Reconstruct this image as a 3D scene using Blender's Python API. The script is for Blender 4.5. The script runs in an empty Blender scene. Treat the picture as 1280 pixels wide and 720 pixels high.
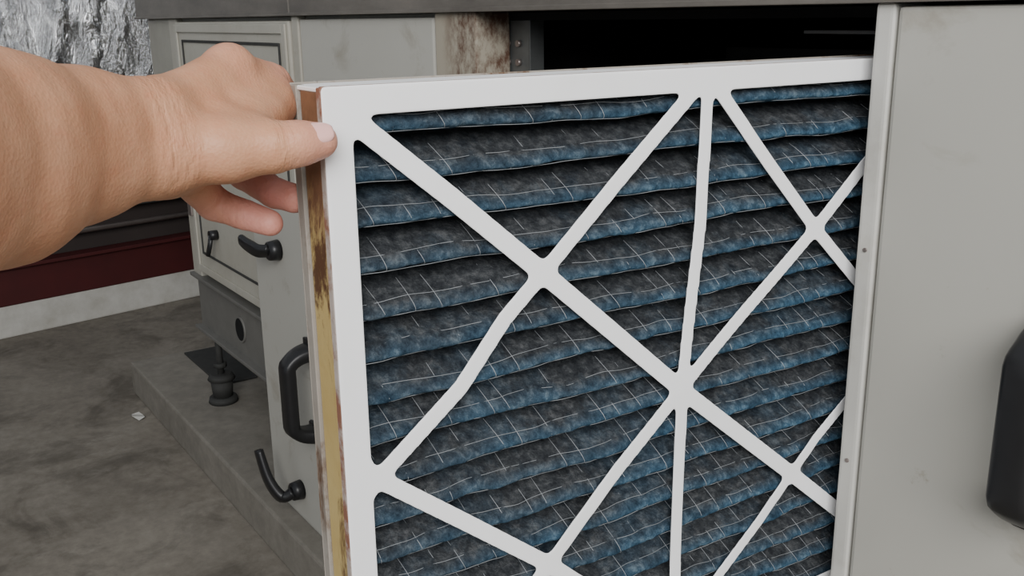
import bpy, bmesh, math, random
import numpy as np
from mathutils import Vector, Matrix, noise
random.seed(4)
col=bpy.context.scene.collection

# ------------------------------------------------------------------ helpers
def link(o,parent=None):
    col.objects.link(o)
    if parent is not None: o.parent=parent
    return o
def empty(name,loc=(0,0,0),rz=0,parent=None):
    e=bpy.data.objects.new(name,None); e.location=loc; e.rotation_euler=(0,0,rz); e.empty_display_size=.05
    return link(e,parent)
def mesh_obj(name,V,F,mat,parent=None,smooth=False):
    me=bpy.data.meshes.new(name); me.from_pydata([tuple(v) for v in V],[],[tuple(f) for f in F]); me.update()
    o=bpy.data.objects.new(name,me)
    if mat: me.materials.append(mat)
    if smooth: me.polygons.foreach_set('use_smooth',[True]*len(me.polygons))
    return link(o,parent)
def box(name,lo,hi,mat,parent=None,bev=0.0,seg=2):
    bm=bmesh.new(); bmesh.ops.create_cube(bm,size=1)
    for v in bm.verts:
        v.co=Vector([(lo[i]+hi[i])/2+v.co[i]*(hi[i]-lo[i]) for i in range(3)])
    if bev>0: bmesh.ops.bevel(bm,geom=bm.edges[:],offset=bev,segments=seg,profile=.6,affect='EDGES')
    me=bpy.data.meshes.new(name); bm.to_mesh(me); bm.free(); me.materials.append(mat)
    return link(bpy.data.objects.new(name,me),parent)
def cyl(name,p0,p1,r,mat,parent=None,n=24,r2=None,bev=0.0):
    p0=Vector(p0);p1=Vector(p1);d=p1-p0
    bm=bmesh.new(); bmesh.ops.create_cone(bm,cap_ends=True,segments=n,radius1=r,radius2=r if r2 is None else r2,depth=d.length)
    if bev>0:
        bmesh.ops.bevel(bm,geom=[e for e in bm.edges if len(e.link_faces)==2 and any(len(f.verts)>4 for f in e.link_faces)],offset=bev,segments=2,affect='EDGES')
    q=Vector((0,0,1)).rotation_difference(d.normalized()).to_matrix().to_4x4()
    bmesh.ops.transform(bm,matrix=Matrix.Translation((p0+p1)/2)@q,verts=bm.verts)
    me=bpy.data.meshes.new(name); bm.to_mesh(me); bm.free(); me.materials.append(mat)
    for p in me.polygons: p.use_smooth=len(p.vertices)<=4
    return link(bpy.data.objects.new(name,me),parent)
def sweep(name,pts,w,h,mat,parent=None,side=(0,0,1),n=12,power=3.0,scale=None):
    V=[];F=[];pts=[Vector(p) for p in pts];side=Vector(side)
    for i,p in enumerate(pts):
        t=(pts[min(i+1,len(pts)-1)]-pts[max(i-1,0)]).normalized()
        s=(side-t*side.dot(t)).normalized(); q=t.cross(s)
        k=1 if scale is None else scale[i]
        for j in range(n):
            a=2*math.pi*j/n; c,sn=math.cos(a),math.sin(a)
            V.append(p+s*(w/2*k*math.copysign(abs(c)**(2/power),c))+q*(h/2*k*math.copysign(abs(sn)**(2/power),sn)))
    for i in range(len(pts)-1):
        for j in range(n):
            F.append((i*n+j,i*n+(j+1)%n,(i+1)*n+(j+1)%n,(i+1)*n+j))
    F.append(tuple(range(n))[::-1]); F.append(tuple((len(pts)-1)*n+j for j in range(n)))
    return mesh_obj(name,V,F,mat,parent,True)
def surface_nets(S,ox,oy,oz,hx,hy,hz):
    ins=S<0; nx,ny,nz=S.shape
    acc=np.zeros((nx-1,ny-1,nz-1,3),np.float32); cnt=np.zeros((nx-1,ny-1,nz-1),np.float32)
    c=[(i,j,k) for i in(0,1) for j in(0,1) for k in(0,1)]
    def sl(A,o): return A[o[0]:nx-1+o[0],o[1]:ny-1+o[1],o[2]:nz-1+o[2]]
    for a in c:
        for ax in range(3):
            if a[ax]==0:
                b=list(a);b[ax]=1
                m=sl(ins,a)!=sl(ins,b)
                idx=np.nonzero(m)
                va=sl(S,a)[idx];vb=sl(S,b)[idx];t=va/(va-vb)
                P=np.tile(np.array(a,np.float32),(len(t),1));P[:,ax]=t
                acc[idx]+=P;cnt[idx]+=1
    act=np.nonzero(cnt>0); N=len(act[0])
    ids=-np.ones(cnt.shape,np.int64);ids[act]=np.arange(N)
    P=acc[act]/cnt[act][:,None]+np.stack(act,1)
    V=P*np.array([hx,hy,hz])+np.array([ox,oy,oz])
    Fs=[]
    for ax in range(3):
        s0=[slice(None)]*3;s1=[slice(None)]*3;s0[ax]=slice(0,-1);s1[ax]=slice(1,None)
        a=ins[tuple(s0)];b=ins[tuple(s1)]
        I=np.stack(np.nonzero(a!=b),1)
        o1,o2=[(1,2),(2,0),(0,1)][ax]
        I=I[(I[:,o1]>0)&(I[:,o2]>0)&(I[:,o1]<S.shape[o1]-1)&(I[:,o2]<S.shape[o2]-1)]
        fl=a[I[:,0],I[:,1],I[:,2]]
        def q(d1,d2):
            J=I.copy();J[:,o1]-=d1;J[:,o2]-=d2
            return ids[J[:,0],J[:,1],J[:,2]]
        Q=np.stack([q(1,1),q(0,1),q(0,0),q(1,0)],1)
        Q[~fl]=Q[~fl][:,::-1]
        Fs.append(Q)
    return V,np.concatenate(Fs)
def np_mesh(name,V,Q,mat,parent=None,smooth=True):
    me=bpy.data.meshes.new(name); me.from_pydata(V.tolist(),[],Q.tolist()); me.update()
    me.polygons.foreach_set('use_smooth',[smooth]*len(me.polygons)); me.materials.append(mat)
    return link(bpy.data.objects.new(name,me),parent)

# ------------------------------------------------------------------ materials
class M:
    def __init__(s,name,rough=.5,metal=0.,spec=.5):
        s.m=bpy.data.materials.new(name); s.m.use_nodes=True; s.nt=s.m.node_tree
        s.b=s.nt.nodes['Principled BSDF']; s.b.inputs['Roughness'].default_value=rough
        s.b.inputs['Metallic'].default_value=metal; s.b.inputs['Specular IOR Level'].default_value=spec
        s.tc=s.nt.nodes.new('ShaderNodeTexCoord')
    def n(s,t,**k):
        x=s.nt.nodes.new(t)
        for a,v in k.items(): setattr(x,a,v)
        return x
    def l(s,a,b): s.nt.links.new(a,b)
    def noise(s,scale,detail=4,rough=.55,stretch=None,dist=0.,ridged=False):
        x=s.n('ShaderNodeTexNoise'); x.inputs['Scale'].default_value=scale; x.inputs['Detail'].default_value=detail
        x.inputs['Roughness'].default_value=rough; x.inputs['Distortion'].default_value=dist
        src=s.tc.outputs['Object']
        if stretch:
            mp=s.n('ShaderNodeMapping'); mp.inputs['Scale'].default_value=stretch; s.l(src,mp.inputs[0]); src=mp.outputs[0]
        s.l(src,x.inputs['Vector'])
        if ridged:
            a=s.n('ShaderNodeMath',operation='SUBTRACT'); s.l(x.outputs['Fac'],a.inputs[0]); a.inputs[1].default_value=.5
            b=s.n('ShaderNodeMath',operation='ABSOLUTE'); s.l(a.outputs[0],b.inputs[0]); return b.outputs[0]
        return x.outputs['Fac']
    def ramp(s,fac,stops):
        r=s.n('ShaderNodeValToRGB'); e=r.color_ramp.elements
        while len(e)<len(stops): e.new(.5)
        for i,(p,c) in enumerate(stops):
            e[i].position=p; e[i].color=(*c,1) if len(c)==3 else c
        s.l(fac,r.inputs[0]); return r.outputs[0]
    def mix(s,fac,a,b,mode='MIX'):
        x=s.n('ShaderNodeMix',data_type='RGBA',blend_type=mode)
        for i,v in((0,fac),(6,a),(7,b)):
            if isinstance(v,(int,float)): x.inputs[i].default_value=v
            elif isinstance(v,tuple): x.inputs[i].default_value=(*v,1)
            else: s.l(v,x.inputs[i])
        return x.outputs[2]
    def mul(s,a,b):
        x=s.n('ShaderNodeMath',operation='MULTIPLY')
        for i,v in((0,a),(1,b)):
            if isinstance(v,(int,float)): x.inputs[i].default_value=v
            else: s.l(v,x.inputs[i])
        return x.outputs[0]
    def xyz(s):
        sp=s.n('ShaderNodeSeparateXYZ'); s.l(s.tc.outputs['Object'],sp.inputs[0]); return sp.outputs
    def color(s,c):
        if isinstance(c,tuple): s.b.inputs['Base Color'].default_value=(*c,1)
        else: s.l(c,s.b.inputs['Base Color'])
        return s
    def bump(s,h,st=.3,dist=.002):
        x=s.n('ShaderNodeBump'); x.inputs['Strength'].default_value=st; x.inputs['Distance'].default_value=dist
        s.l(h,x.inputs['Height'])
        prev=getattr(s,'_b',None)
        if prev is not None: s.l(prev,x.inputs['Normal'])
        s._b=x.outputs[0]; s.l(x.outputs[0],s.b.inputs['Normal']); return s
W0=(0,0,0);W1=(1,1,1)
def painted(name,c,dirt,amt=.5,rough=.45,scale=6):
    m=M(name,rough)
    f=m.ramp(m.noise(scale,8,.65),[(.42,W0),(.75,W1)])
    f2=m.ramp(m.noise(60,5,.6),[(.60,W0),(.72,W1)])
    a=m.mix(amt,c,dirt)
    x=m.mix(f,c,a); y=m.mix(.25,x,dirt)
    m.color(m.mix(f2,x,y)); m.bump(m.noise(300,2),.05,.0005); return m
paint=painted('cabinet_paint',(.41,.395,.34),(.24,.205,.15),.4).m
paint2=painted('cabinet_paint_dull',(.32,.31,.265),(.18,.16,.12),.4,.5).m
mm=M('access_panel_paint',.42)
fs=mm.ramp(mm.noise(8,7,.65,dist=.8),[(.59,W0),(.74,W1)])
c1=mm.mix(mm.noise(2.5,5,.6),(.395,.385,.345),(.46,.45,.405))
c1=mm.mix(fs,c1,(.31,.285,.235))
sp=mm.ramp(mm.noise(26,6,.7),[(.66,W0),(.73,W1)])
mm.color(mm.mix(sp,c1,mm.mix(.45,c1,(.22,.18,.12)))); mm.bump(mm.noise(250,2),.04,.0005); panel_mat=mm.m
mm=M('jamb_paint',.35); mm.color(mm.mix(mm.ramp(mm.noise(10,7,.7),[(.5,W0),(.8,W1)]),(.55,.54,.50),(.40,.38,.33))); jamb_mat=mm.m
mm=M('rail_metal',.5,.2); mm.color(mm.mix(mm.ramp(mm.noise(14,7,.7,(.3,1,1)),[(.35,W0),(.7,W1)]),(.105,.095,.083),(.19,.172,.15))); mm.bump(mm.noise(90,3),.15,.001); rail_mat=mm.m
mm=M('base_channel_paint',.55); mm.color(mm.mix(mm.noise(20,6),(.10,.098,.09),(.17,.165,.15))); chan_mat=mm.m
mm=M('rusty_frame',.7)
rf=mm.ramp(mm.noise(34,8,.75,(1,1,.6)),[(.42,W0),(.60,W1)])
rx=mm.n('ShaderNodeMapRange'); mm.l(mm.xyz()[0],rx.inputs[0]); rx.inputs[1].default_value=-.710; rx.inputs[2].default_value=-.665
mm.color(mm.mix(mm.mul(rf,rx.outputs[0]),(.35,.315,.25),(.10,.05,.03))); mm.bump(mm.noise(80,5),.3,.001); rust_mat=mm.m
mm=M('galvanised_steel',.45,.7); mm.color(mm.mix(mm.noise(50,4),(.13,.14,.14),(.22,.23,.23))); galv=mm.m
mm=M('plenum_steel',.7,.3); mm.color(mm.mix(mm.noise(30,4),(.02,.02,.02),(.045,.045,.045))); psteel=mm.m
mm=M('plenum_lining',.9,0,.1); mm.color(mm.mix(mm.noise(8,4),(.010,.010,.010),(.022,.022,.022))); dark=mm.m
mm=M('black_plastic',.38); mm.color(mm.mix(mm.noise(60,3),(.007,.007,.008),(.013,.013,.014))); mm.bump(mm.noise(500,2),.06,.0004); black=mm.m
mm=M('rubber_gasket',.8); mm.color(mm.mix(mm.noise(60,3),(.02,.02,.02),(.045,.045,.04))); rubber=mm.m
mm=M('concrete_floor',.75,0,.3)
big=mm.noise(1.6,8,.62,dist=.4); fine=mm.noise(28,8,.7)
a=mm.ramp(big,[(.34,(.145,.126,.101)),(.5,(.205,.182,.149)),(.66,(.275,.248,.207))])
a=mm.mix(.35,a,mm.ramp(fine,[(.3,(.10,.086,.068)),(.7,(.34,.31,.265))]))
st=mm.ramp(mm.noise(4.5,8,.68,dist=.6),[(.50,W0),(.64,W1)]); a=mm.mix(st,a,mm.mix(.50,a,(.055,.047,.037)))
lt=mm.ramp(mm.noise(11,8,.75,(1,.5,1)),[(.58,W0),(.76,W1)]); a=mm.mix(lt,a,mm.mix(.3,a,(.46,.43,.38)))
mm.color(a); mm.bump(fine,.25,.002); floor_mat=mm.m
mm=M('plinth_concrete',.8,0,.3); fine=mm.noise(24,8,.7)
a=mm.mix(mm.noise(4,6,.6),(.145,.132,.108),(.26,.24,.205)); a=mm.mix(.3,a,mm.ramp(fine,[(.3,(.08,.072,.06)),(.7,(.33,.305,.265))])); mm.color(a); mm.bump(fine,.3,.002); plinth_mat=mm.m
mm=M('dark_wall_paint',.8); mm.color(mm.mix(mm.noise(3,6,.6),(.03,.022,.020),(.055,.042,.038))); wall_mat=mm.m  # dark brown paint, shared by left wall and casing
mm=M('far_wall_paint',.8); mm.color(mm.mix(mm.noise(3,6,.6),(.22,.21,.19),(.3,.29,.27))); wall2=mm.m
mm=M('curb_paint',.6); mm.color(mm.mix(mm.ramp(mm.noise(9,8,.7),[(.4,W0),(.75,W1)]),(.60,.585,.54),(.42,.40,.35))); curb_mat=mm.m
mm=M('red_oxide_paint',.55); mm.color(mm.mix(mm.noise(8,6),(.085,.010,.011),(.045,.008,.008))); red_mat=mm.m
mm=M('dull_steel',.35,.7); mm.color(mm.mix(mm.noise(15,6),(.20,.165,.15),(.36,.31,.29))); steel=mm.m
mm=M('crinkled_foil',.24,1.); mm.color(mm.mix(mm.noise(9,4),(.74,.75,.77),(.92,.93,.94)))
mm.bump(mm.noise(13,7,.62,(1,1.5,.35),.8,True),.9,.05); mm.bump(mm.noise(40,5,.6,(1,1,.6)),.30,.008); foil=mm.m
mm=M('white_cardboard',.6,0,.3)
c=mm.mix(mm.ramp(mm.noise(7,6,.6),[(.5,W0),(.8,W1)]),(.93,.93,.94),(.86,.855,.85))
mm.color(c); mm.bump(mm.noise(200,3),.06,.0004); card=mm.m
mm=M('aged_cardboard',.75,0,.2)
c=mm.mix(mm.noise(30,6,.7),(.24,.21,.175),(.40,.37,.33)); mm.color(mm.mix(mm.ramp(mm.noise(17,7,.7,(1,1,.4)),[(.52,W0),(.62,W1)]),c,(.12,.065,.035))); mm.bump(mm.noise(120,4),.2,.0008); aged=mm.m
mm=M('cardboard_cut_edge',.85,0,.2)
c=mm.mix(mm.noise(60,5,.7),(.34,.28,.24),(.54,.48,.44)); mm.color(mm.mix(mm.ramp(mm.noise(25,6,.7),[(.48,W0),(.60,W1)]),c,(.25,.12,.08))); raw=mm.m
mm=M('glued_frame_side',.5,0,.4)
c=mm.mix(mm.noise(20,5,.6),(.46,.31,.09),(.60,.47,.22))
c=mm.mix(mm.ramp(mm.noise(12,8,.75,(1,1,.5),dist=.8),[(.53,W0),(.60,W1)]),c,(.10,.045,.02))
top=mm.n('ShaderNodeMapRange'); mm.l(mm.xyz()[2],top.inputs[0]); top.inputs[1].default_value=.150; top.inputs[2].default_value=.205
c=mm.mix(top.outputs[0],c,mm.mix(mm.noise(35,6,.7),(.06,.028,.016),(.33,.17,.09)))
mm.color(c); mm.bump(mm.noise(90,5),.4,.001); glue=mm.m
# pleated media
mm=M('pleated_media',.95,0,.1)
at=mm.n('ShaderNodeAttribute'); at.attribute_name='ridge'
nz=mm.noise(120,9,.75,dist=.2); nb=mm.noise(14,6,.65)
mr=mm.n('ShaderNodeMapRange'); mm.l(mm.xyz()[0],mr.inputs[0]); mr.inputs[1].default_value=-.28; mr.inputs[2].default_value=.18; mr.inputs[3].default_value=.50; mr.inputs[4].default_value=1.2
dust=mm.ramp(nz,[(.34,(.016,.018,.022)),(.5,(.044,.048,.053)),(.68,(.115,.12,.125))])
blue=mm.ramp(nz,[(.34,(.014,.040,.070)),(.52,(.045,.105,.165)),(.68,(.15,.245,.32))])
deep_shade=mm.ramp(nz,[(.3,(.008,.010,.012)),(.7,(.022,.026,.031))])  # near-black tone that paints the shadow between pleats into the media colour
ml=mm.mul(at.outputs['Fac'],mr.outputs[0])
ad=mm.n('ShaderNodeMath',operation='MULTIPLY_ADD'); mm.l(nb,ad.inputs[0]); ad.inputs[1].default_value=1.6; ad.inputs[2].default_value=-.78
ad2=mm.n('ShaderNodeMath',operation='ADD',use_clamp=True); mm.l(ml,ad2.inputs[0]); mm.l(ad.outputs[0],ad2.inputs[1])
at3=mm.n('ShaderNodeAttribute'); at3.attribute_name='valley_shade'
mm.color(mm.mix(at3.outputs['Fac'],mm.mix(ad2.outputs[0],dust,blue),deep_shade)); mm.bump(nz,.8,.0035); mm.bump(mm.noise(300,3,.7),.7,.0015); media=mm.m
mm=M('wire',.5,.3); mm.color(mm.mix(mm.noise(30,2),(.20,.22,.24),(.50,.52,.54))); wire_mat=mm.m
# skin
mm=M('skin',.50,0,.4)
at=mm.n('ShaderNodeAttribute'); at.attribute_name='pink'
base=mm.mix(mm.noise(14,6,.65),(.45,.205,.110),(.58,.30,.175))
base=mm.mix(mm.ramp(mm.noise(110,4,.6),[(.48,W0),(.70,W1)]),base,mm.mix(.20,base,(.48,.15,.09)))
base=mm.mix(mm.ramp(mm.noise(45,5,.6,(1,1,1)),[(.35,W0),(.65,W1)]),base,mm.mix(.2,base,(.70,.44,.29)))
c=mm.mix(at.outputs['Fac'],base,mm.mix(mm.noise(70,4),(.66,.25,.19),(.80,.40,.33))); mm.color(c)
mm.b.inputs['Subsurface Weight'].default_value=.06; mm.b.inputs['Subsurface Radius'].default_value=(.006,.002,.001); mm.b.inputs['Subsurface Scale'].default_value=.5
v=mm.n('ShaderNodeTexVoronoi'); v.inputs['Scale'].default_value=520; mm.l(mm.tc.outputs['Object'],v.inputs['Vector'])
mm.bump(v.outputs['Distance'],.30,.0006); mm.bump(mm.noise(70,6,.65,(1,.45,1)),.30,.0018)
at2=mm.n('ShaderNodeAttribute'); at2.attribute_name='crease'
wr_=mm.noise(150,3,.5,(.6,2.2,.6),.4)
mm.bump(mm.mul(wr_,at2.outputs['Fac']),.7,.0016); skin=mm.m
mm=M('nail',.25,0,.6); mm.color(mm.mix(mm.noise(60,2),(.82,.42,.38),(.90,.60,.54))); nail_mat=mm.m

# ------------------------------------------------------------------ room
box('floor',(-6,-6,-.05),(4,4,0),floor_mat)
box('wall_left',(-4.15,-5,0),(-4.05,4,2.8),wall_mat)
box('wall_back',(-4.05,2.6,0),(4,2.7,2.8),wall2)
hd=math.atan2(.403+.365,-3.437+3.298)
OR=(-3.298,-.365,0)
cb=empty('concrete_curb',OR,hd); box('curb',(-1.8,0,0),(1.6,.42,.118),curb_mat,cb,.006)
wl=empty('neighbouring_equipment_casing',OR,hd)
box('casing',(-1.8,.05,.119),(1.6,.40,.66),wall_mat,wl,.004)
box('beam_web',(-1.8,-.005,.119),(1.6,.046,.265),red_mat,wl,.003); box('beam_flange',(-1.8,-.03,.255),(1.6,.046,.268),red_mat,wl,.002)
cyl('conduit',(-1.8,-.0,.350),(1.6,-.0,.350),.011,steel,wl)
box('ledge',(-1.8,-.02,.42),(1.6,.05,.432),rubber,wl,.002)
fd=empty('foil_wrapped_duct',OR,hd)
V=[];F=[];nu,nv=130,90
prof=[(.05,.70),(-.10,.72),(-.16,.80),(-.17,1.0),(-.17,1.3),(-.15,1.6),(-.08,1.68),(.05,1.7),(.36,1.7)]
X0,X1=-1.6,.64
for i in range(nu+1):
    x=X0+(X1-X0)*i/nu
    for j in range(nv+1):
        s=j/nv*(len(prof)-1); k=min(int(s),len(prof)-2); q=s-k
        y=prof[k][0]*(1-q)+prof[k+1][0]*q; z=prof[k][1]*(1-q)+prof[k+1][1]*q
        nn=abs(noise.noise(Vector((x*12,z*3.5,y*5))))*.035+abs(noise.noise(Vector((x*30,z*9,1))))*.014
        V.append((x,y+nn,z+nn*.3))
for i in range(nu):
    for j in range(nv):
        a=i*(nv+1)+j; F.append((a,a+nv+1,a+nv+2,a+1))
b0=nu*(nv+1); F.append(tuple(b0+j for j in range(nv+1)))
F.append(tuple(range(nv+1))[::-1])
mesh_obj('insulation_wrap',V,F,foil,fd,True)
for x in (-.6,-1.3): box('strap_band',(x,-.185,.74),(x+.03,-.17,1.62),steel,fd,.002)
for x in (-1.3,0,.5): cyl('duct_support',(x,.2,.66),(x,.2,.74),.02,steel,fd)

# ------------------------------------------------------------------ air handling unit
ah=empty('air_handling_unit')
TOP=1.107
box('top_rail',(-2.32,-.012,TOP),(-1.25,1.3,1.20),rail_mat,ah,.003)
box('top_rail_2',(-1.246,-.012,TOP),(1.8,1.3,1.20),rail_mat,ah,.003)
box('rail_lip',(-2.32,-.017,TOP),(1.8,-.010,TOP+.006),rail_mat,ah,.001)
box('upper_casing',(-2.25,.02,1.20),(1.8,1.3,1.95),paint2,ah,.004)
box('casing_left',(-2.05,.012,.455),(-.70,1.25,TOP),paint2,ah,.004)
box('corner_post',(-2.05,-.004,.455),(-1.985,.03,TOP),paint,ah,.004)
box('end_duct_collar',(-2.255,.0,.78),(-2.055,.6,TOP),paint2,ah,.004)
box('service_door',(-1.978,-.010,.475),(-1.262,.012,TOP-.008),paint,ah,.005)
def frame(name,x0,x1,z0,z1,y,w,t,mat,par):
    box(name+'_l',(x0,y-t,z0),(x0+w,y,z1),mat,par,.0015); box(name+'_r',(x1-w,y-t,z0),(x1,y,z1),mat,par,.0015)
    box(name+'_t',(x0+w,y-t,z1-w),(x1-w,y,z1),mat,par,.0015); box(name+'_b',(x0+w,y-t,z0),(x1-w,y,z0+w),mat,par,.0015)
frame('door_gasket',-1.925,-1.305,.53,1.058,-.0102,.006,.003,rubber,ah)
frame('door_rim',-1.972,-1.268,.480,TOP-.014,-.0102,.018,.005,paint,ah)
box('centre_post',(-1.255,-.006,.455),(-1.225,.012,TOP),paint,ah,.003)
box('fixed_panel',(-1.22,-.004,.475),(-.735,.012,TOP-.006),panel_mat,ah,.004)
box('opening_jamb_post',(-.728,-.006,.455),(-.62,.05,TOP),rust_mat,ah,.003)
box('base_channel',(-2.05,.004,.30),(1.8,.05,.455),chan_mat,ah,.002)
box('base_flange_top',(-2.055,-.014,.447),(1.8,.05,.456),chan_mat,ah,.002)
box('base_flange_bottom',(-2.055,-.014,.30),(1.8,.05,.309),chan_mat,ah,.002)
box('base_end',(-2.05,.05,.30),(-2.0,1.2,.455),chan_mat,ah,.002)
cyl('lifting_hole',(-1.728,.006,.375),(-1.728,-.001,.375),.028,dark,ah)
cyl('lifting_hole_ring',(-1.728,.006,.375),(-1.728,.000,.375),.033,chan_mat,ah)
x0,x1,z0,z1,d=-.62,0.0,.455,TOP,1.2
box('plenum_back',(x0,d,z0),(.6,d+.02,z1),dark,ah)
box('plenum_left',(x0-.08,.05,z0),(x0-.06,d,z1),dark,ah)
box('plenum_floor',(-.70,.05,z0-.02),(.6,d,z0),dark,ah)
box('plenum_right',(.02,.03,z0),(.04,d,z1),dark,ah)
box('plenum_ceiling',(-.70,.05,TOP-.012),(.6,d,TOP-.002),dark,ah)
box('sill',(-.62,-.004,.455),(0,.05,.478),paint,ah,.002)
for z in (.535,1.085):
    box('slide_rail',(-.105,.03,z-.004),(.015,1.15,z-.001),psteel,ah,.0005)
box('inner_crossbar',(-.60,.45,1.02),(-.12,.47,1.05),psteel,ah,.002)
br=(-.655,-.587)
box('bracket',(br[0],.052,1.00),(br[1]+.01,.055,1.10),galv,ah,.001)
box('bracket_leg',(br[1]+.008,.052,1.00),(br[1]+.011,.075,1.10),galv,ah,.0005)
for x in (-.625,-.60):
    for z in (1.065,1.04): cyl('rivet',(x,.052,z),(x,.047,z),.0045,steel,ah,12)
box('right_jamb',(0,-.010,.455),(.0185,.05,TOP),jamb_mat,ah,.004,3)
box('closed_door',(.0215,-.010,.462),(.62,.03,TOP-.003),panel_mat,ah,.004)
box('right_fixed',(.63,-.006,.455),(1.8,.03,TOP-.003),panel_mat,ah,.004)
for z in (.90,.70,.5): cyl('jamb_screw',(.0095,-.010,z),(.0095,-.0112,z),.0020,steel,ah,10)

def bow_handle(parent,x,y,zc,h,out,w=.030,th=.019):
    pts=[];n=36
    for i in range(n+1):
        t=i/n; s=math.pi*t
        zz=zc-h/2*math.cos(s); k=min(1,math.sin(s)*1.5)
        pts.append((x,y-out*k**.75,zz))
    sweep('grip',pts,w,th,black,parent,(1,0,0),16,3.2,[1.25-.25*min(1,math.sin(math.pi*i/n)*2) for i in range(n+1)])
    box('foot_top',(x-w*.62,y-.008,zc+h/2-.020),(x+w*.62,y,zc+h/2+.024),black,parent,.0035)
    box('foot_bottom',(x-w*.62,y-.008,zc-h/2-.024),(x+w*.62,y,zc-h/2+.020),black,parent,.0035)
def lever(parent,x,y,z,path,w=.026,th=.013):
    cyl('boss',(x,y,z),(x,y-.024,z),.021,black,parent,24,.018,.002)
    P=[Vector((x,y-.018,z))]+[Vector((x+a,y-b,z+c)) for a,b,c in path]
    pts=[]
    n=18
    for i in range(n+1):
        s=i/n*(len(P)-1);k=min(int(s),len(P)-2);q=s-k
        pa=P[max(k-1,0)];pb=P[k];pc=P[k+1];pd=P[min(k+2,len(P)-1)]
        pts.append(.5*((2*pb)+(pc-pa)*q+(2*pa-5*pb+4*pc-pd)*q*q+(3*pb-pa-3*pc+pd)*q**3))
    sweep('lever_arm',pts,w,th,black,parent,(1,0,.6),12,3,[1.0-.35*i/n for i in range(n+1)])
bow_handle(ah,.188,-.010,.802,.142,.052,.034,.022)
for i,(x,y) in enumerate([(-1.98,.02),(-1.2,.03),(-.4,.03),(.4,.03),(-1.98,1.1),(.4,1.1)]):
    cyl('isolator_base',(x,y,.1),(x,y,.118),.040,rubber,ah,24,.036,.003)
    cyl('isolator_body',(x,y,.118),(x,y,.165),.026,rubber,ah,24,.030)
    cyl('isolator_cap',(x,y,.165),(x,y,.182),.038,rubber,ah,24,.030,.003)
    cyl('isolator_bolt',(x,y,.182),(x,y,.302),.009,rubber,ah,12)
    cyl('isolator_nut',(x,y,.20),(x,y,.213),.018,rubber,ah,6)
cyl('drain_pipe',(-2.02,.20,.36),(-2.28,.20,.30),.018,rubber,ah)
cyl('drain_trap',(-2.28,.20,.31),(-2.28,.20,.105),.018,rubber,ah)
cyl('latch_boss',(-1.80,-.010,.60),(-1.80,-.03,.60),.012,black,ah)
sweep('latch_arm',[(-1.80,-.026,.60),(-1.802,-.03,.575),(-1.806,-.036,.55)],.016,.010,black,ah,(1,0,0),10)
box('hinge',(-1.992,-.02,.62),(-1.965,-.004,.70),steel,ah,.003)

pl=empty('equipment_plinth')
box('plinth_slab',(-2.47,-.106,0),(2.2,1.5,.1),plinth_mat,pl,.006)
box('rubber_pad',(-2.44,.05,.1),(-2.10,.16,.106),rubber,pl,.002)

ap=empty('removed_access_panel')
px0,px1,pz0,pz1,py=-1.395,-.775,.1005,.785,-.063
box('panel_sheet',(px0,py,pz0),(px1,py+.03,pz1),panel_mat,ap,.006)
box('panel_gasket',(px0+.012,py+.03,pz0+.012),(px1-.012,py+.044,pz1-.012),rubber,ap,.003)
bow_handle(ap,-1.125,py,.418,.165,.052,.042,.026)
lever(ap,-1.232,py,.172,[(-.010,.040,-.010),(-.030,.058,.026),(-.052,.066,.086)],.040,.024)
lever(ap,-1.255,py,.672,[(-.02,.035,.0),(-.055,.043,.006),(-.080,.046,.012)],.036,.020)

lt=empty('paper_scrap',(-2.26,-.145,.001))
Vv=[(-.03,-.012,0),(.0,-.018,.006),(.03,-.006,0),(.024,.012,.005),(-.004,.014,.001),(-.028,.008,.004)]
mesh_obj('scrap',Vv,[(0,1,4,5),(1,2,3,4)],curb_mat,lt)

# ------------------------------------------------------------------ pleated air filter
ph=math.radians(-1.6781)
fl=empty('pleated_air_filter',(-.0135+math.sin(ph)*.24,-.1925,.8048),math.atan2(math.cos(ph),-math.sin(ph)))
WO,HO,WI,HI,DP=.60,.514,.5623,.4772,.050
h=.0015; ht=.0005; T=.0016
xs=np.arange(-.306,.3061,h); zs=np.arange(-.263,.2631,h); ts=np.arange(-.002,.0021,ht)
X,Z=np.meshgrid(xs,zs,indexing='ij')
def seg2(a,b,hw):
    a=np.array(a);b=np.array(b);d=b-a
    t=np.clip(((X-a[0])*d[0]+(Z-a[1])*d[1])/(d@d),0,1)
    return np.hypot(X-a[0]-t*d[0],Z-a[1]-t*d[1])-hw
def smin(a,b,k):
    hh=np.clip(.5+.5*(b-a)/k,0,1); return b*(1-hh)+a*hh-k*hh*(1-hh)
def rbox(w,hh,r):
    qx=np.abs(X)-w/2+r;qz=np.abs(Z)-hh/2+r
    return np.hypot(np.maximum(qx,0),np.maximum(qz,0))+np.minimum(np.maximum(qx,qz),0)-r
lines=[
 ([(-.283,.238),(-.216,.183),(-.140,.118),(-.005,0),(.136,-.115),(.212,-.178),(.283,-.238)],.0070),
 ([(.283,.238),(.209,.169),(.145,.115),(.064,.054),(-.005,0),(-.071,-.054),(-.137,-.116),(-.283,-.240)],.0062),
 ([(.004,.245),(-.075,.178),(-.140,.120),(-.174,.091),(-.211,.048),(-.283,-.008)],.0062),
 ([(.018,.245),(.083,.177),(.145,.115),(.207,.059),(.284,-.004)],.0058),
 ([(.012,.240),(.009,.130),(-.004,0),(-.005,-.082),(-.004,-.240)],.0060),
 ([(-.286,.004),(-.211,-.056),(-.137,-.116),(-.002,-.240)],.0062),
 ([(.284,.002),(.206,-.059),(.168,-.086),(.136,-.115),(.094,-.154),(.046,-.193),(-.005,-.242)],.0053)]
D=None
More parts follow.
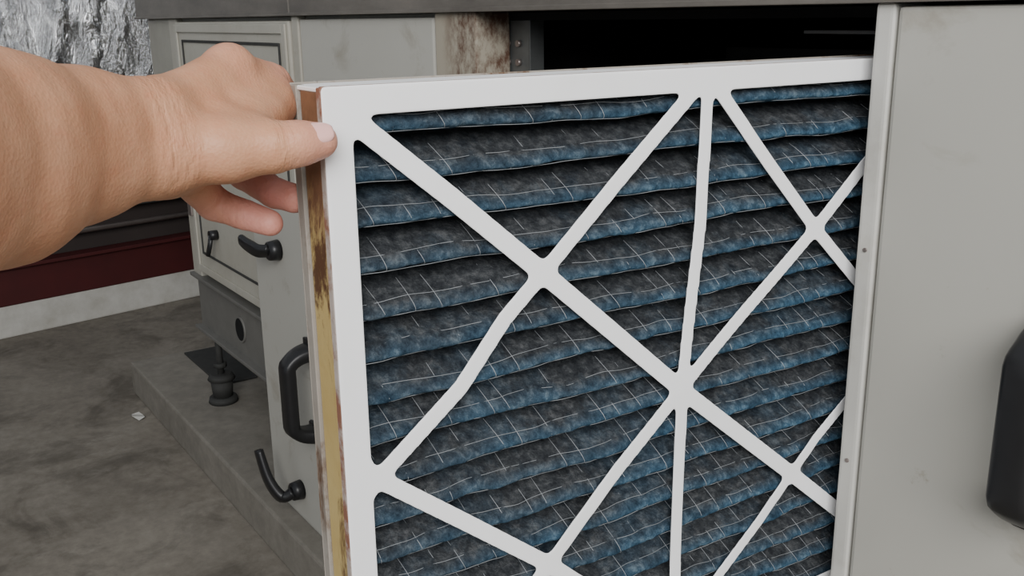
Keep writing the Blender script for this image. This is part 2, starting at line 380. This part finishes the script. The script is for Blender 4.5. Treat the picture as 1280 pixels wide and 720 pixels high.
for pts,hw in lines:
    dl=None
    for a,b in zip(pts[:-1],pts[1:]):
        s=seg2(a,b,hw); dl=s if dl is None else np.minimum(dl,s)
    D=dl if D is None else smin(D,dl,.006)
border=-rbox(WI,HI,.002)
D=smin(D,border,.006)
D=np.maximum(D,rbox(WO,HO,.003))
S=np.maximum(D[:,None,:],(np.abs(ts)-T/2)[None,:,None]).astype(np.float32)
V,Q=surface_nets(S,xs[0],ts[0],zs[0],h,ht,h)
bow=np.array([noise.noise(Vector((v[0]*7,v[2]*7,3)))*.0022*max(0,1-abs(v[0])/.28)*max(0,1-abs(v[2])/.238) for v in V])
V[:,1]+=bow-.0008
np_mesh('front_lattice',V,Q,card,fl,False)
def wallbox(n,lo,hi,m): return box(n,lo,hi,m,fl,.0006,1)
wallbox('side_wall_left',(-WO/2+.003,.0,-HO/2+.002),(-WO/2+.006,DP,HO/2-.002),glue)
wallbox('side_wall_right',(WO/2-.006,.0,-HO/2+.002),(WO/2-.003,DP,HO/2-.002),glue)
for sx in (-1,1):
    a,b=sorted((sx*WO/2,sx*(WO/2-.0065)))
    wallbox('fold_front',(a,.0002,-HO/2+.001),(b,.0075,HO/2-.001),raw)
    wallbox('fold_back',(a,DP-.010,-HO/2+.001),(b,DP,HO/2-.001),aged)
    a2,b2=sorted((sx*(WO/2-.0015),sx*(WO/2-.0045)))
    wallbox('tape',(a2,.0105,-HO/2+.004),(b2,DP-.013,HO/2-.004),glue)
wallbox('top_wall',(-WO/2+.001,.0,HO/2-.004),(WO/2-.001,DP,HO/2-.0012),card)
wallbox('bottom_wall',(-WO/2+.001,.0,-HO/2+.0012),(WO/2-.001,DP,-HO/2+.004),card)
wallbox('top_fold_edge',(-WO/2+.0005,.0002,HO/2-.004),(WO/2-.0005,.0045,HO/2-.0002),raw)
for nme,lo,hi in [('back_flange_l',(-WO/2,DP,-HO/2),(-WI/2,DP+.0016,HO/2)),('back_flange_r',(WI/2,DP,-HO/2),(WO/2,DP+.0016,HO/2)),
                  ('back_flange_t',(-WI/2,DP,HI/2),(WI/2,DP+.0016,HO/2)),('back_flange_b',(-WI/2,DP,-HO/2),(WI/2,DP+.0016,-HI/2))]:
    wallbox(nme,lo,hi,aged)
NP=17; pitch=(HO-.010)/NP; amp=.036; t0=.0035
def shape(f):
    return math.sin(math.pi/2*f/.66)**1.1 if f<.66 else max(0,math.cos(math.pi/2*(f-.66)/.34))**.8
def pleat_pt(a,k,f,off=0.,rough=True):
    wob=noise.noise(Vector((a*6,k*1.7,0)))*.0036+noise.noise(Vector((a*22,k*2.3,5)))*.0017
    t=t0+amp*(1-shape(f))-off
    b=HO/2-.003-(k+f)*pitch+wob*min(1,4*f*(1-f)+.2)-.0065*shape(f)
    t+=noise.noise(Vector((a*9,k*1.1,9)))*.0035*shape(f)
    if rough:
        p=Vector((a*60,b*60,t*60)); t+=noise.noise(p)*.0017+noise.noise(p*2.3)*.0009; b+=noise.noise(p*.9+Vector((7,7,7)))*.0010+noise.noise(p*2.7+Vector((3,7,7)))*.0006
    return (a,max(t,.0012),b)
NA=380; fs=[0,.08,.16,.24,.32,.40,.47,.54,.60,.65,.70,.75,.80,.85,.90,.95]
V=[];F=[];ridge=[];shade=[]
rows=[(k,f) for k in range(NP) for f in fs]+[(NP-1,1.0)]
for (k,f) in rows:
    for i in range(NA+1):
        a=-.293+.586*i/NA; V.append(pleat_pt(a,k,f))
        ridge.append(min(1,max(0,(f-.40)*3.2)))
        shade.append(max(0,min(1,1-f/.26))*.9 if f<.5 else max(0,min(1,(f-.80)/.16))*.9)  # shade painted into pleat valleys and the undersides of ridges
for r_ in range(len(rows)-1):
    for i in range(NA):
        q=r_*(NA+1)+i; F.append((q,q+1,q+NA+2,q+NA+1))
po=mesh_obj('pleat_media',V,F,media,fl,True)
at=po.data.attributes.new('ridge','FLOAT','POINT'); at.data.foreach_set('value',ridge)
at=po.data.attributes.new('valley_shade','FLOAT','POINT'); at.data.foreach_set('value',shade)
cu=bpy.data.curves.new('backing_wire','CURVE'); cu.dimensions='3D'; cu.bevel_depth=.00020; cu.bevel_resolution=1; cu.materials.append(wire_mat)
def spl(pts):
    s=cu.splines.new('POLY'); s.points.add(len(pts)-1)
    for p,q in zip(s.points,pts): p.co=(*q,1)
for k in range(NP):
    for f,o in ((.42,.0004),(.76,.0008)):
        spl([pleat_pt(-.29+.58*i/150,k,f+.05*noise.noise(Vector((i*.1,k,f*9))),o+.0018*noise.noise(Vector((i*.25,k*3,f*5))),False) for i in range(151)])
    for i in range(25):
        a=-.285+.57*(i+.5)/25+random.uniform(-.006,.006)+(.011 if k%2 else 0); sl=random.uniform(-.004,.006)+.008
        o=random.uniform(-.0012,.0008)
        spl([pleat_pt(a+sl*f,k,f,o,False) for f in (.2,.3,.42,.54,.64,.72,.8,.88)])
link(bpy.data.objects.new('backing_wire',cu),fl)

# ------------------------------------------------------------------ hand and forearm
Up=np.array([-.213,.163,.963])
hs=.0018
gx=np.arange(-.148,.345,hs); gy=np.arange(-.940,-.44,hs); gz=np.arange(.950,1.130,hs)
GX,GY,GZ=np.meshgrid(gx.astype(np.float32),gy.astype(np.float32),gz.astype(np.float32),indexing='ij')
def cone(a,b,ra,rb):
    a=np.array(a,np.float32);b=np.array(b,np.float32);d=b-a
    px,py_,pz_=GX-a[0],GY-a[1],GZ-a[2]
    t=np.clip((px*d[0]+py_*d[1]+pz_*d[2])/(d@d),0,1)
    return np.sqrt((px-t*d[0])**2+(py_-t*d[1])**2+(pz_-t*d[2])**2)-(ra+(rb-ra)*t)
def chain(P,k=.004):
    d=None
    for (a,ra),(b,rb) in zip(P[:-1],P[1:]):
        c=cone(a,b,ra,rb); d=c if d is None else smin(d,c,k)
    return d
arm=[((.30,-.885,1.075),.043),((.165,-.795,1.055),.043),((.0976,-.7468,1.0500),.043),((.0369,-.7106,1.0425),.0430),((.0032,-.6703,1.0388),.0378),((-.0249,-.6293,1.0384),.0268),((-.0409,-.5888,1.0380),.0205)]
def offs(P,v): return [(tuple(np.array(p)+v),r) for p,r in P]
palm=smin(chain(offs(arm,Up*.012),.012),chain(offs(arm,-Up*.011),.012),.012)
wr=np.array([-.0409,-.5888,1.0366])
MCP={'idx':(-.0807,-.5291,1.0685),'mid':(-.1010,-.5305,1.0550),'ring':(-.1050,-.5420,1.0322),'lit':(-.0930,-.5600,1.0125)}
for k,o,r in (('idx',.010,.0165),('mid',.005,.0160),('ring',-.004,.0160),('lit',-.010,.0150)):
    palm=smin(palm,cone(wr+Up*o,MCP[k],.0205,r),.010)
for k in ('idx','mid'):
    palm=smin(palm,cone(np.array(MCP[k])+Up*.002,np.array(MCP[k])+Up*.0035,.0150,.0150),.006)
thumb=chain([((-.040,-.582,1.031),.0220),((-.0290,-.5520,1.0300),.0185),((-.0205,-.5260,1.0300),.0145),((-.0165,-.5130,1.0312),.0125),((-.0165,-.5010,1.0318),.0112)],.005)
palm=smin(palm,thumb,.010)
palm=smin(palm,cone((-.055,-.578,1.022),(-.078,-.562,1.016),.0185,.0165),.010)
palm=smin(palm,cone((-.046,-.548,1.042),(-.086,-.512,1.052),.0145,.0130),.012)
palm=smin(palm,cone((-.036,-.535,1.036),(-.076,-.502,1.046),.0115,.0120),.012)
palm=smin(palm,cone((-.060,-.530,1.044),(-.088,-.500,1.056),.0130,.0120),.012)
fingers={
 'idx':[(MCP['idx'],.0150),((-.1000,-.4950,1.0610),.0125),((-.1095,-.4762,1.0430),.0104),((-.0905,-.4670,1.0270),.0092)],
 'mid':[(MCP['mid'],.0150),((-.1300,-.4880,1.0413),.0115),((-.1197,-.4743,1.0160),.0100),((-.0935,-.4690,1.0030),.0090)],
 'ring':[(MCP['ring'],.0140),((-.1303,-.5076,1.0000),.0115),((-.1064,-.4962,.9885),.0103),((-.0905,-.4895,.9860),.0096)],
 'lit':[(MCP['lit'],.0135),((-.1139,-.5356,.9850),.0108),((-.0982,-.5213,.9780),.0100),((-.0835,-.5100,.9735),.0090)]}
DD=palm
for k,P in fingers.items():
    DD=np.minimum(DD,smin(palm,chain(P,.0025),.005))
V,Q=surface_nets(DD.astype(np.float32),gx[0],gy[0],gz[0],hs,hs,hs)
hand=empty('human_hand_and_forearm')
me_t=bpy.data.meshes.new('t'); me_t.from_pydata(V.tolist(),[],Q.tolist()); me_t.update()
N=np.zeros(len(V)*3,np.float32); me_t.vertices.foreach_get('normal',N); N=N.reshape(-1,3)
bpy.data.meshes.remove(me_t)
cre=np.zeros(len(V))
joints=[((-.0195,-.5225,1.0302),(.15,1,.05),.020,.0006),((-.0188,-.5195,1.0304),(.15,1,.05),.018,.0004),((-.0200,-.5255,1.0302),(.15,1,.05),.018,.0004),
        ((-.0395,-.594,1.036),(-.35,1,0),.055,.0006),((-.043,-.586,1.036),(-.35,1,0),.055,.0004),
        ((-.1064,-.4962,.989),(.6,.4,-.15),.016,.0006),((-.0982,-.5213,.978),(.6,.5,-.2),.016,.0006),((-.105,-.528,.982),(.6,.5,-.2),.016,.0005),
        ((-.1000,-.4950,1.061),(-.6,1,-.2),.02,.0006)]
for c,axv,rad,dep in joints:
    axv=np.array(axv,float);axv/=np.linalg.norm(axv);dv=V-np.array(c)
    s=dv@axv; rr=np.linalg.norm(dv-s[:,None]*axv,axis=1)
    wob=.0012*np.sin(V[:,2]*400+V[:,0]*300)
    V-=N*(dep*np.exp(-((s+wob)/.0011)**2)*(rr<rad))[:,None]
    cre=np.maximum(cre,np.exp(-(s/.008)**2)*(rr<rad))
for k,c in MCP.items(): cre=np.maximum(cre,np.clip(1.2-np.linalg.norm(V-np.array(c),axis=1)/.025,0,1))
ir=np.array([noise.noise(Vector(v)*38)*.0008+noise.noise(Vector(v)*90)*.0003 for v in V])
V+=N*ir[:,None]
ho=np_mesh('skin_surface',V,Q,skin,hand,True)
tips=[((-.0165,-.502,1.0322),.020,.65),((-.0835,-.5100,.9735),.036,1),((-.0920,-.4915,.987),.036,1),((-.0925,-.466,1.026),.03,.8),((-.0935,-.469,1.003),.03,.8),
      ((-.1000,-.4950,1.061),.024,.5),((-.0807,-.5291,1.075),.02,.25),((-.114,-.5356,.985),.026,.65),((-.1303,-.5076,1.0),.026,.65),((-.046,-.548,1.010),.02,.3)]
pk=np.zeros(len(V))
for c,r,w in tips:
    dd=np.linalg.norm(V-np.array(c),axis=1); pk=np.maximum(pk,w*np.clip(1.35-dd/r,0,1))
at=ho.data.attributes.new('pink','FLOAT','POINT'); at.data.foreach_set('value',pk.astype(np.float32))
at=ho.data.attributes.new('crease','FLOAT','POINT'); at.data.foreach_set('value',cre.astype(np.float32))
mod=ho.modifiers.new('smooth','SMOOTH'); mod.iterations=2; mod.factor=.5
c0=Vector((-.0165,-.5030,1.0318)); ax=Vector((-.03,1,.03)).normalized()
nrm=Vector((.80,0,.60)); nrm=(nrm-ax*nrm.dot(ax)).normalized(); sd_=ax.cross(nrm)
V=[];F=[];nu,nv=14,14
for i in range(nu+1):
    u_=-1+2*i/nu
    for j in range(nv+1):
        v_=-1+2*j/nv
        uu=u_*.0076; ww=v_*math.sqrt(max(0,1-abs(u_)**3.2*.75))
        ang=ww*.68; R_=.0121-.0013*(u_*.5+.5)**2+.0003-.0012*abs(v_)**6-.0010*max(0,-u_)**6
        V.append(c0+ax*uu+nrm*(R_*math.cos(ang))+sd_*(R_*math.sin(ang)))
for i in range(nu):
    for j in range(nv):
        q=i*(nv+1)+j; F.append((q,q+1,q+nv+2,q+nv+1))
no=mesh_obj('thumb_nail',V,F,nail_mat,hand,True)
s=no.modifiers.new('s','SOLIDIFY'); s.thickness=.0006; s.offset=0

# ------------------------------------------------------------------ light
w=bpy.data.worlds.new('World'); bpy.context.scene.world=w; w.use_nodes=True
bg=w.node_tree.nodes['Background']; bg.inputs[0].default_value=(.86,.92,1,1); bg.inputs[1].default_value=.48
def area(name,loc,tgt,size,power,colr):
    l=bpy.data.lights.new(name,'AREA'); l.shape='RECTANGLE'; l.size=size[0]; l.size_y=size[1]; l.energy=power; l.color=colr
    o=bpy.data.objects.new(name,l); o.location=loc; o.rotation_euler=(Vector(tgt)-Vector(loc)).to_track_quat('-Z','Y').to_euler(); link(o)
area('daylight_opening',(2.5,-2.0,2.5),(-.1,-.2,.8),(2.4,1.8),172,(1,.99,.975))

# ------------------------------------------------------------------ camera
cd=bpy.data.cameras.new('camera'); cam=bpy.data.objects.new('camera',cd); link(cam)
cd.sensor_width=36; cd.lens=1220.88*36/1280; cd.clip_start=.02
yaw,pit,rol=[math.radians(v) for v in(-55.6236,-15.5167,-.8053)]
fw=Vector((math.sin(yaw)*math.cos(pit),math.cos(yaw)*math.cos(pit),math.sin(pit)))
r=Vector((math.cos(yaw),-math.sin(yaw),0)); u=r.cross(fw)
R=r*math.cos(rol)+u*math.sin(rol); U=-r*math.sin(rol)+u*math.cos(rol)
mt=Matrix((R,U,-fw)).transposed().to_4x4(); mt.translation=(.5189,-.7320,1.1)
cam.matrix_world=mt
bpy.context.scene.camera=cam
